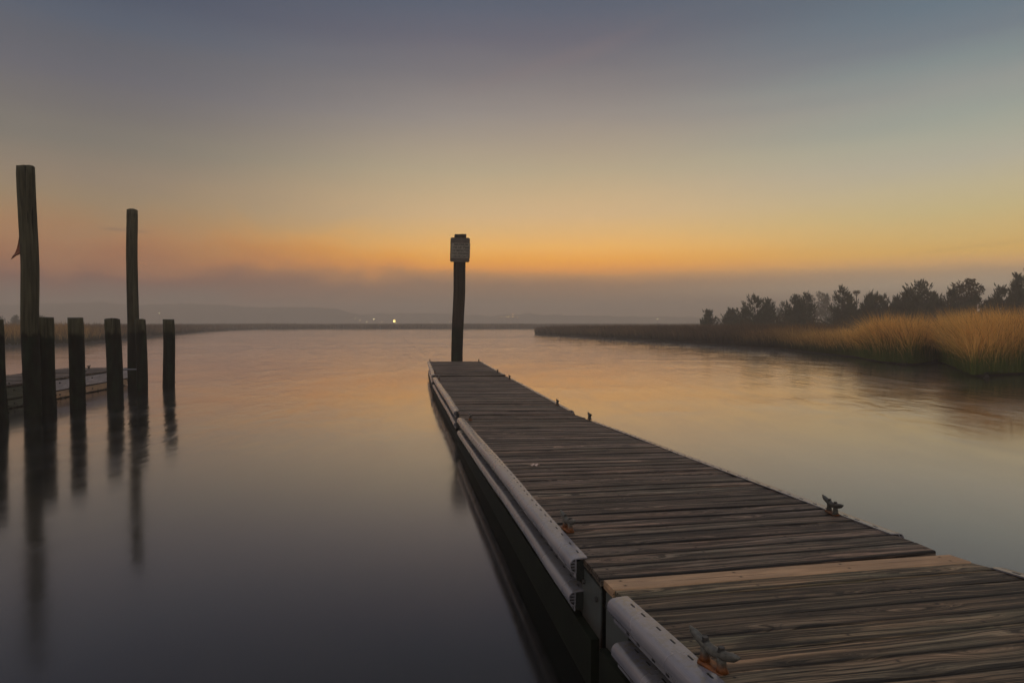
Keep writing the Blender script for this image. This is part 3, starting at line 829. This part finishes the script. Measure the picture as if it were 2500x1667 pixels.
mb, cx, cz, hw, hh = sign_rect(1102, 1147.6, 593.5, 630.5, Ys-.012, .008, .012, .022)
plate_o = mb.build("sign_plate", M['sign'], sr)
lines = ["MAXIMUM", "TIE UP TIME", "10 MINUTES", "NO FISHING", "ON FLOATS"]
widths = [33, 40, 40, 40.5, 40]
for i, s in enumerate(lines):
    cu = bpy.data.curves.new("lettering", 'FONT'); cu.body = s; cu.size = 1; cu.extrude = .012; cu.offset = .03
    to = bpy.data.objects.new("tmp", cu); scene.collection.objects.link(to)
    bpy.context.view_layer.update()
    me = bpy.data.meshes.new_from_object(to.evaluated_get(bpy.context.evaluated_depsgraph_get()))
    bpy.data.objects.remove(to)
    co = np.empty(len(me.vertices)*3, dtype=np.float64); me.vertices.foreach_get("co", co); co = co.reshape(-1, 3)
    mn, mx = co.min(0), co.max(0); wpx = widths[i]*Ys/F; ht = 5.2*Ys/F
    X = (co[:, 0]-(mn[0]+mx[0])/2)/(mx[0]-mn[0])*wpx
    Z = (co[:, 1]-(mn[1]+mx[1])/2)/(mx[1]-mn[1])*ht
    oy = (2-i)*7.35*Ys/F
    ca, sa = math.cos(.022), math.sin(.022)
    xx = cx+.012+X*ca+(Z+oy)*sa; zz = cz+(Z+oy)*ca-X*sa; yy = Ys-.0135-co[:, 2]*.15
    out = np.stack([xx-sr.location.x, yy-sr.location.y, zz], 1)
    me.vertices.foreach_set("co", out.ravel()); me.materials.clear(); me.materials.append(M['letter']); me.update()
    me.name = "lettering"
    lo = bpy.data.objects.new("lettering", me); scene.collection.objects.link(lo); lo.parent = plate_o
for (bx, by) in ((1112, 587), (1112, 635), (1134, 587.5), (1134, 635.5)):
    b = MB(); q = at_y(bx, by, Ys-.004)
    b.sweep([(.022*math.cos(i*math.pi/3), .022*math.sin(i*math.pi/3)) for i in range(6)], [Ys-.014, Ys+.002], lambda t, p: Vector((q.x+p[0], t, q.z+p[1])))
    b.build("bolt", M['bolt'], sr)

# ------------------------------------------------------------------ marsh grass (uncountable: one object per bank)
def blades(name, P, H, Wd, lean, gold, label, seed, segs=3):
    r = np.random.RandomState(seed); n = len(P)
    az_ = r.rand(n)*2*np.pi
    side = np.stack([np.cos(az_), np.sin(az_), np.zeros(n)], 1)
    # blades turn their width roughly to face along random directions, biased across the view
    side[:, 0] = side[:, 0]*.6+np.sign(side[:, 0])*.4
    ts = np.linspace(0, 1, segs+1); wt = np.array([.8, 1., .7, .05]) if segs == 3 else np.linspace(1, .05, segs+1)
    verts = np.zeros((n, (segs+1)*2, 3), np.float32); gr = np.zeros((n, (segs+1)*2, 3), np.float32)
    rnd = r.rand(n)
    for k, t in enumerate(ts):
        L2 = (lean[:, 0]**2+lean[:, 1]**2)
        c = P+np.stack([lean[:, 0]*H*t**2, lean[:, 1]*H*t**2, H*t*(1-.32*np.minimum(L2, 1.4)*t)], 1)
        for s, sg in ((0, -1), (1, 1)):
            verts[:, k*2+s] = c+side*(Wd*wt[k]*sg*.5)[:, None]
            gr[:, k*2+s, 0] = t; gr[:, k*2+s, 1] = gold; gr[:, k*2+s, 2] = rnd
    nv = (segs+1)*2
    base = (np.arange(n)*nv)[:, None, None]
    quad = np.array([[k*2, k*2+1, k*2+3, k*2+2] for k in range(segs)])[None]
    loops = (base+quad).reshape(-1).astype(np.int32)
    nf = n*segs
    me = bpy.data.meshes.new(name)
    me.vertices.add(n*nv); me.vertices.foreach_set("co", verts.reshape(-1))
    me.loops.add(nf*4); me.loops.foreach_set("vertex_index", loops)
    me.polygons.add(nf); me.polygons.foreach_set("loop_start", np.arange(nf, dtype=np.int32)*4)
    try: me.polygons.foreach_set("loop_total", np.full(nf, 4, np.int32))
    except Exception: pass
    at = me.attributes.new("grain", 'FLOAT_VECTOR', 'POINT'); at.data.foreach_set("vector", gr.reshape(-1))
    me.materials.append(M['grass']); me.update(calc_edges=True)
    o = bpy.data.objects.new(name, me); scene.collection.objects.link(o)
    tag(o, label, "grass", kind="stuff"); return o
def along_shore(shore, n, depth, seed, inward, ymin=None, ymax=None, wexp=1.0, power=1.6):
    """random points behind a shoreline polyline; more of them on near stretches"""
    r = np.random.RandomState(seed); S_ = np.array(shore, float)
    d = S_[1:]-S_[:-1]; L = np.hypot(d[:, 0], d[:, 1]); mid = (S_[1:]+S_[:-1])/2
    dist = np.hypot(mid[:, 0], mid[:, 1]); w = L/np.maximum(dist, 15)**wexp
    i = r.choice(len(L), n, p=w/w.sum()); t = r.rand(n)
    p = S_[i]+d[i]*t[:, None]
    nrm = np.stack([d[i, 1], -d[i, 0]], 1)/L[i][:, None]*inward
    q = depth*r.rand(n)**power
    return p+nrm*q[:, None], q
def hnoise(P, s, seed):
    r = np.random.RandomState(seed); v = np.zeros(len(P))
    for k in range(6):
        a = r.rand()*6.28; f = s*(1+k*.6); v += np.sin((P[:, 0]*np.cos(a)+P[:, 1]*np.sin(a))*f+r.rand()*6.28)/(1+k*.4)
    return v/2.6
def inside(P, poly):
    poly = np.array(poly, float); x, y = P[:, 0], P[:, 1]; res = np.zeros(len(P), bool); j = len(poly)-1
    for i in range(len(poly)):
        xi, yi = poly[i]; xj, yj = poly[j]
        c = (yi > y) != (yj > y)
        if c.any():
            xc = (xj-xi)*(y-yi)/((yj-yi) if yj != yi else 1e-9)+xi
            res ^= c & (x < xc)
        j = i
    return res
def grass_set(poly, hfn, fill, name, shore, n, depth, seed, inward, hgt, label, goldfn, wpx, wexp, power, leanx=-.22, clump=.0):
    r = np.random.RandomState(seed+5)
    P2, q = along_shore(shore, n, depth, seed, inward, wexp=wexp, power=power)
    if clump:
        cc, _ = along_shore(shore, clump, depth, seed+99, inward, wexp=wexp, power=power)
        idx = r.randint(0, len(cc), n); off = r.randn(n, 2)*.38
        m = r.rand(n) < .75
        P2[m] = cc[idx[m]]+off[m]
    LC = np.zeros((n, 2))
    if clump: LC[m] = (r.randn(clump, 2)*.20)[idx[m]]
    if fill:
        LC = np.concatenate([LC, np.zeros((fill[0], 2))])
        nf_, a0, a1, d0, d1 = fill
        aa = R(a0)+R(a1-a0)*r.rand(nf_); dd = d0+(d1-d0)*r.rand(nf_)
        P2 = np.concatenate([P2, np.stack([np.sin(aa)*dd, np.cos(aa)*dd], 1)]); q = np.concatenate([q, np.full(nf_, 5.)])
    ok = inside(P2, poly); P2, q = P2[ok], q[ok]; LC = LC[ok]; n = len(P2)
    D = np.hypot(P2[:, 0], P2[:, 1])
    # keep what stands on land: reject points pushed over the water by clumping
    H = hfn(D)*hgt*(1+.13*hnoise(P2, .55, seed)+.06*hnoise(P2, 2.1, seed+1))*(.72+.36*r.rand(n))*(1-.28*np.exp(-q/.5))
    Wd = np.maximum(.013, wpx*D/F)*(.7+.6*r.rand(n))
    lean = r.randn(len(P2), 2)*.21*(1+1.2*(r.rand(len(P2), 1) < .12)); lean[:, 0] += leanx
    if clump: lean += LC
    edgeb = np.exp(-q/.55)
    S_ = np.array(shore, float); 
    k_ = np.clip(1-(D-20)/14, .12, 1); lean[:, 0] += -edgeb*r.rand(n)*.75*k_; lean[:, 1] += -edgeb*r.rand(n)*.35*k_
    gold = np.clip(goldfn(P2, D)+.12*hnoise(P2, .35, seed+3), 0, 1)
    P = np.concatenate([P2, np.full((n, 1), .08)], 1)
    return blades(name, P, H, Wd, lean, gold, label, seed+7)
i_split = 12
near_sh = shore_right[1:i_split]
far_sh = shore_right[i_split-1:]
gfn_near = lambda P, D: np.clip(1.10-(D-34)/17, .30, 1)
gfn_mid = lambda P, D: np.clip(.72-(D-40)/19, .0, 1)
grass_set(poly_right, lambda D: 1.12+.20*np.exp(-((D-32)/4.)**2)-.38*np.clip((D-35)/9, 0, 1), (34000, 20, 44, 20, 62), "marsh_grass", near_sh, 62000, 7, 21, 1, 1.80, "tall golden marsh grass with green bases on the near right bank", gfn_near, .8, 1.2, 1.7, -.16, 420)
grass_set(poly_right, lambda D: np.clip(1.0-(D-50)/260, .7, 1.), (20000, -2, 36, 45, 120), "marsh_grass", far_sh, 45000, 16, 31, 1, 1.72, "brown marsh grass on the long low spit at mid right", gfn_mid, 1.0, .8, 1.7, -.1)
grass_set(poly_left, lambda D: np.clip(1.0-(D-60)/500, .7, 1.), None, "marsh_grass", shore_left, 45000, 22, 41, -1, 1.85, "rust brown marsh grass behind the pilings on the left bank", lambda P, D: np.clip(.68-(D-50)/60, 0, .62), 1.0, .8, 1.7, 0.)
grass_set(poly_far, lambda D: np.ones(len(D)), (16000, -33, 16, 203, 240), "marsh_grass", shore_far, 40000, 30, 51, -1, 1.75, "thin dark line of marsh grass across the far water", lambda P, D: np.zeros(len(P)), 1.3, .2, 1.6, 0.)

# ------------------------------------------------------------------ trees
def leaf_cards(mb, c, d, n, L, W, r, spread):
    for _ in range(n):
        q = Vector((r.uniform(-1, 1), r.uniform(-1, 1), r.uniform(-1, 1)))*spread
        dd = (d+q).normalized(); s = dd.cross(Vector((r.uniform(-1, 1), r.uniform(-1, 1), r.uniform(-1, 1)))).normalized()
        l = L*r.uniform(.6, 1.3); w = W*r.uniform(.6, 1.3); b = c+Vector((r.uniform(-1, 1), r.uniform(-1, 1), r.uniform(-1, 1)))*L*.35
        t = r.random()
        mb.add([b-s*w*.35, b+dd*l*.45-s*w*.5, b+dd*l, b+dd*l*.45+s*w*.5], [(0, 1, 2, 3)], [(0, 0, t)]*4)
def cedar(px, top, wpx, Y, label, seed, spires=1, open_=.0, basepx=None):
    r = random.Random(seed); z0 = .14
    b = at_y(px, 780, Y); H = at_y(px, top, Y).z-z0; rad = wpx/2*Y/F*1.12
    root = empty("cedar_tree", (b.x, b.y, z0)); root['_w'] = 1
    tag(root, label, "tree", "cedars behind the right marsh" if px > 1000 else "trees behind the left marsh")
    tk = MB(); cr = MB()
    spl = []
    for k in range(spires+1):
        ox = 0 if k == 0 else (r.choice((-1, 1))*r.uniform(.25, .75))*rad; h = H if k == 0 else H*(r.uniform(.66, .9) if abs(ox) < .5*rad else r.uniform(.5, .72))
        spl.append((ox, r.uniform(-.3, .3)*rad, h, 1 if k == 0 else .62))
    o = Vector((b.x, b.y, z0))
    for (ox, oy, h, k) in spl:
        base = o+Vector((ox*.4, oy*.4, 0)); tp = o+Vector((ox+r.uniform(-.1, .1), oy, h))
        tk.tube([base-Vector((0, 0, .3)), base.lerp(tp, .4), base.lerp(tp, .85)], [.15*k+.03, .09*k+.02, .02], 7)
        nb = int(105*k*(1-.3*open_))
        for q in range(nb):
            t = ((q+r.random())/nb)**1.25; t = .02+.96*t
            prof = (1-t)**1.05*1.08
            bl = max(.22, rad*k*prof*r.choice((.55, .8, .95, 1., 1.2))*r.uniform(.85, 1.15)+.12)
            a = r.random()*6.283; up = r.uniform(.12, .5)+.75*t
            p = base.lerp(tp, t*.97)
            nn_ = max(3, int(bl/.21)); last = p
            for s in range(1, nn_+1):
                f = s/nn_
                pp_ = p+Vector((math.cos(a)*bl*f, math.sin(a)*bl*f, bl*(up*.30*f+.65*up*f*f)))
                dir_ = (pp_-last).normalized(); last = pp_
                leaf_cards(cr, pp_, (dir_+Vector((0, 0, .35))).normalized(), 5 if f < .6 else 4, .34, .095, r, .5*(1-f*.65))
            leaf_cards(cr, last, (dir_+Vector((0, 0, .7))).normalized(), 2, .50, .11, r, .2)
        for q in range(int(16*k)):
            t = r.uniform(.10, .80); a = r.random()*6.283; bl = rad*k*(1-t)**.9*r.uniform(.95, 1.3)+.25; up = r.uniform(.6, 1.2)
            p = base.lerp(tp, t); last = p; nn_ = max(4, int(bl/.13))
            for s in range(1, nn_+1):
                f = s/nn_; pp_ = p+Vector((math.cos(a)*bl*f, math.sin(a)*bl*f, bl*up*(.4*f+.6*f*f))); dir_ = (pp_-last).normalized(); last = pp_
                leaf_cards(cr, pp_, dir_, 6, .27, .085, r, .42*(1-.55*f))
            leaf_cards(cr, last, (dir_+Vector((0, 0, .5))).normalized(), 3, .48, .11, r, .16)
        # leader tip
        for s in range(6):
            leaf_cards(cr, base.lerp(tp, .84+.14*s/6), Vector((0, 0, 1)), 3, .42, .12, r, .3)
    tk.build("trunk", M['bark'], root); cr.build("crown", M['cedar'], root)
    return root
def round_tree(px, top, wpx, Y, label, seed, bare=.4, group="broad trees among the cedars", mat='broad'):
    r = random.Random(seed); z0 = .14
    b = at_y(px, 780, Y); H = at_y(px, top, Y).z-z0; rad = wpx/2*Y/F; o = Vector((b.x, b.y, z0))
    root = empty("broadleaf_tree", o); root['_w'] = 1
    tag(root, label, "tree", group)
    tk = MB(); cr = MB()
    fork = o+Vector((0, 0, H*bare))
    tk.tube([o-Vector((0, 0, .3)), o+Vector((.05, 0, H*bare*.5)), fork], [.17, .13, .11], 8)
    nb = 17
    for q in range(nb):
        a = q*2.399+r.uniform(-.3, .3); f = (q+.5)/nb
        e = fork+Vector((math.cos(a)*rad*math.sin(f*2.6)*r.uniform(.6, 1), math.sin(a)*rad*math.sin(f*2.6)*r.uniform(.6, 1), (H*(1-bare))*(.08+.88*f)))
        m1 = fork.lerp(e, .5)+Vector((0, 0, .15*H*(1-bare)*r.random()))
        tk.tube([fork.lerp(o, -.02), m1, e], [.07, .04, .015], 6)
        rr_ = rad*r.uniform(.24, .42)
        for _ in range(int(55)):
            v_ = Vector((r.gauss(0, 1), r.gauss(0, 1), r.gauss(0, .75))); v_ = v_.normalized()*rr_*r.random()**.4
            leaf_cards(cr, e+v_, v_.normalized(), 2, .26, .17, r, .9)
    tk.build("trunk", M['bark'], root); cr.build("crown", M[mat], root); return root
D0 = 82
cedar(1732, 761, 32, D0, "small lone cedar at the far left end of the right tree line", 101)
cedar(1785, 756, 42, D0+4, "second small cedar from the left end of the tree line", 102, 3)
cedar(1848, 724, 78, D0-4, "bushy dark cedar with two crooked tips third from the left", 103, 3)
cedar(1877, 733, 48, D0-2, "narrow cedar spire right of the crooked-tip cedar", 104, 2)
cedar(1913, 737, 52, D0+80, "pale hazy cedar half hidden in the gap between dark cedars", 105, 3)
cedar(1942, 722, 60, D0-6, "dark cedar with three pointed tips left of the round hazy tree", 106, 3)
cedar(1964, 719, 50, D0-4, "dark pointed cedar overlapping the round hazy tree", 107, 2)
round_tree(1995, 715, 58, D0+45, "round hazy broadleaf tree rising between dark cedars", 108, .35)
cedar(2014, 717, 46, D0+50, "hazy cedar directly right of the round broadleaf tree", 109, 1)
cedar(2050, 721, 54, D0+60, "pale layered cedar left of the tall nest platform spire", 110, 2)
cedar(2060, 700, 62, D0-8, "tall dark cedar with a bare thin spire left of the nest platform", 111, 2)
cedar(2076, 722, 34, D0-7, "dense cedar directly below the osprey nest platform", 112, 3)
cedar(2120, 717, 42, D0-8, "dark cedar leaning right just after the nest platform", 113, 2)
cedar(2132, 720, 60, D0-9, "dense dark cedar right of the leaning one", 114, 3)
cedar(2154, 724, 30, D0-9, "thin pointed cedar at the right edge of the dark clump", 115)
cedar(2170, 750, 30, D0-10, "low dark cedar beside the bright gap in the tree line", 116, 2)
cedar(2189, 726, 26, D0-12, "thin two-pronged cedar just right of the bright gap", 117, 2)
cedar(2243, 687, 112, D0-14, "broad dark cedar with long fan-like upswept arms", 118, 5)
cedar(2215, 722, 62, D0-13, "lower cedar shoulder on the left of the broad fan-armed cedar", 119, 2)
cedar(2278, 716, 70, D0-13, "cedar with upswept arms on the right of the broad fan-armed cedar", 120, 3)
cedar(2317, 707, 46, D0-15, "cedar with a forked tip left of the tall cloud-topped tree", 121, 2)
round_tree(2359, 686, 62, D0-14, "tall open tree with a rounded cloud-like top and gaps", 122, .52)
cedar(2378, 728, 66, D0-16, "dense low cedar under the cloud-topped tree", 123, 3)
cedar(2340, 738, 60, D0-15, "low bushy cedar filling the foot of the cloud-topped tree", 124, 3)
cedar(2452, 700, 74, D0-18, "layered greenish cedar left of the tallest one at the right edge", 125, 2)
cedar(2420, 734, 28, D0-17, "small layered cedar right of the bright gap near the right edge", 126, 2)
cedar(2500, 655, 70, D0-20, "tallest greenish cedar cut by the right edge of the photo", 127, 3)
cedar(2484, 668, 34, D0-19, "slim pointed cedar against the tallest right edge cedar", 128, 1)
cedar(-2, 775, 26, 150, "hazy tree top at the left edge behind the marsh", 131)
cedar(38, 772, 18, 150, "tiny hazy tree left of the tallest piling", 132)
cedar(100, 773, 30, 155, "wide hazy tree showing over the second piling", 133, 3)
for i, (px, top, w, Y, lb) in enumerate([(1905, 773, 60, 66, "low grey shrub under the hazy gap in the tree line"), (1990, 777, 70, 64, "low shrub under the round hazy tree"),
        (2055, 776, 50, 62, "low shrub under the cedar left of the nest platform"), (2140, 775, 56, 60, "rounded grey shrub under the dark cedar clump"), (2190, 768, 50, 58, "grey shrub below the bright gap in the tree line"),
        (1820, 781, 70, 68, "long low shrub under the crooked-tip cedar")]):
    r = random.Random(300+i); b = at_y(px, 780, Y); z0 = .14; H = at_y(px, top, Y).z-z0; rad = w/2*Y/F
    mb = MB()
    for q in range(900):
        v_ = Vector((r.gauss(0, 1), r.gauss(0, 1), abs(r.gauss(0, 1)))).normalized()*r.random()**.35
        leaf_cards(mb, Vector((b.x+v_.x*rad, b.y+v_.y*rad*.6, z0+v_.z*H)), v_, 1, .26, .12, r, .9)
    for q in range(5): mb.tube([(b.x, b.y, z0-.1), (b.x+r.uniform(-.5, .5)*rad, b.y+r.uniform(-.3, .3), z0+H*.8)], [.03, .01], 5)
    so_ = mb.build("shrub", M['shrub'], origin=(b.x, b.y, z0)); tag(so_, lb, "shrub", "low shrubs under the tree line")

# nest platform on a pole
npz = at_y(2091, 716.5, D0-4); nb_ = empty("nest_platform", (npz.x, npz.y, .14)); nb_['_w'] = 1
tag(nb_, "osprey nest platform on a tall pole rising above the cedars", "nest platform")
m = MB(); m.tube([(npz.x, npz.y, -.2), (npz.x, npz.y, npz.z)], [.07, .05], 8); m.build("pole", M['bark'], nb_)
m = MB(); m.box((npz.x, npz.y, npz.z+.05), (.62*1.0, .6, .1)); m.tube([(npz.x-.26, npz.y, npz.z), (npz.x, npz.y, npz.z-.38)], [.03, .03], 6); m.tube([(npz.x+.26, npz.y, npz.z), (npz.x, npz.y, npz.z-.38)], [.03, .03], 6); m.build("platform", M['bark'], nb_)
m = MB(); r = random.Random(5)
for q in range(200):
    a = r.random()*6.28; rr_ = r.uniform(.05, .34); c = Vector((npz.x+rr_*math.cos(a), npz.y+rr_*math.sin(a), npz.z+.1+r.uniform(0, .16)))
    leaf_cards(m, c, Vector((math.sin(a), -math.cos(a), .1)), 1, .3, .04, r, .6)
m.build("nest", M['broad'], nb_)

# ------------------------------------------------------------------ lamps on the far shore
def mat_lamp(name, col, st):
    t = NT(name); e = t.n('ShaderNodeEmission'); e.inputs[0].default_value = (*col, 1); e.inputs[1].default_value = st
    t.l(e.outputs[0], t.out.inputs[0]); return t.m
LM = {'big': mat_lamp('lamp_sodium', (1, .70, .20), 6), 'small': mat_lamp('lamp_warm', (1, .76, .40), 9), 'orange': mat_lamp('lamp_orange', (1, .56, .20), 10)}
def lamp(px, py, Y, rad, kind, label, group):
    p = at_y(px, py, Y); mb = MB()
    mb.tube([(p.x, p.y, .1), (p.x, p.y, p.z-rad)], [.09, .06], 6, 0)
    mb.tube([p+Vector((0, 0, -rad)), p+Vector((0, 0, -rad*.7)), p, p+Vector((0, 0, rad*.7)), p+Vector((0, 0, rad))], [rad*.2, rad*.75, rad, rad*.75, rad*.2], 8, 1)
    o = mb.build("street_lamp", [M['bark'], LM[kind]], origin=(p.x, p.y, 0)); tag(o, label, "lamp", group); return o
X8 = lambda x: 700+x/3.618
Y8 = lambda y: 720+y/3.618
lamp(X8(950), Y8(231), 420, .85, 'big', "brightest yellow lamp on the hazy far shore", "lights on the far shore")
lamp(X8(768), Y8(213), 420, .30, 'small', "second brightest pale lamp left of the brightest far lamp", "lights on the far shore")
for (x, y) in ((519, 226), (608, 207), (650, 226), (708, 236), (838, 243)):
    lamp(X8(x), Y8(y), 420, .15, 'small', "faint pinprick lamp in the cluster left of the brightest far lamp", "faint lamps left of the brightest lamp")
lamp(X8(966), Y8(248), 420, .16, 'small', "small lamp just below right of the brightest far lamp", "lights on the far shore")
for (x, y) in ((1282, 240), (1440, 238), (1453, 238), (1464, 238)):
    lamp(X8(x), Y8(y), 420, .10, 'small', "faint pinprick lamp just left of the sign post", "faint lamps left of the sign post")
for (x, y) in ((1900, 195), (1943, 194), (1959, 194), (1998, 193), (2036, 195), (1998, 170)):
    lamp(X8(x), Y8(y), 420, .15, 'orange', "small orange lamp in the short row right of the sign post", "orange lamps right of the sign post")
lamp(1605.4, 778.7, 420, .20, 'small', "single pale lamp above the grassy spit at right", "lights on the far shore")
lamp(388.8, 764.5, 420, .18, 'small', "single pale lamp on the wooded hill at left", "lights on the far shore")

# ------------------------------------------------------------------ haze
def haze_box(x0, x1, y0, y1, z0, z1, dens, col):
    V = [(x, y, z) for x in (x0, x1) for y in (y0, y1) for z in (z0, z1)]
    me = bpy.data.meshes.new("haze"); me.from_pydata(V, [], [(0,1,3,2),(4,6,7,5),(0,4,5,1),(2,3,7,6),(0,2,6,4),(1,5,7,3)])
    t = NT("haze_air"); pv = t.n('ShaderNodeVolumePrincipled')
    pv.inputs['Color'].default_value = (*col, 1); pv.inputs['Density'].default_value = dens; pv.inputs['Anisotropy'].default_value = .45
    t.l(pv.outputs[0], t.out.inputs['Volume'])
    me.materials.append(t.m); me.update()
    o = bpy.data.objects.new("haze", me); scene.collection.objects.link(o); o["kind"] = "stuff"
    tag(o, "pale evening mist hanging over the marsh and water", "haze")
    return o
haze_box(-720, 720, -90, 820, -1.6, HAZE_TOP, HAZE_D, (.95, .845, .72))
for o in scene.objects:
    if '_w' in o: del o['_w']
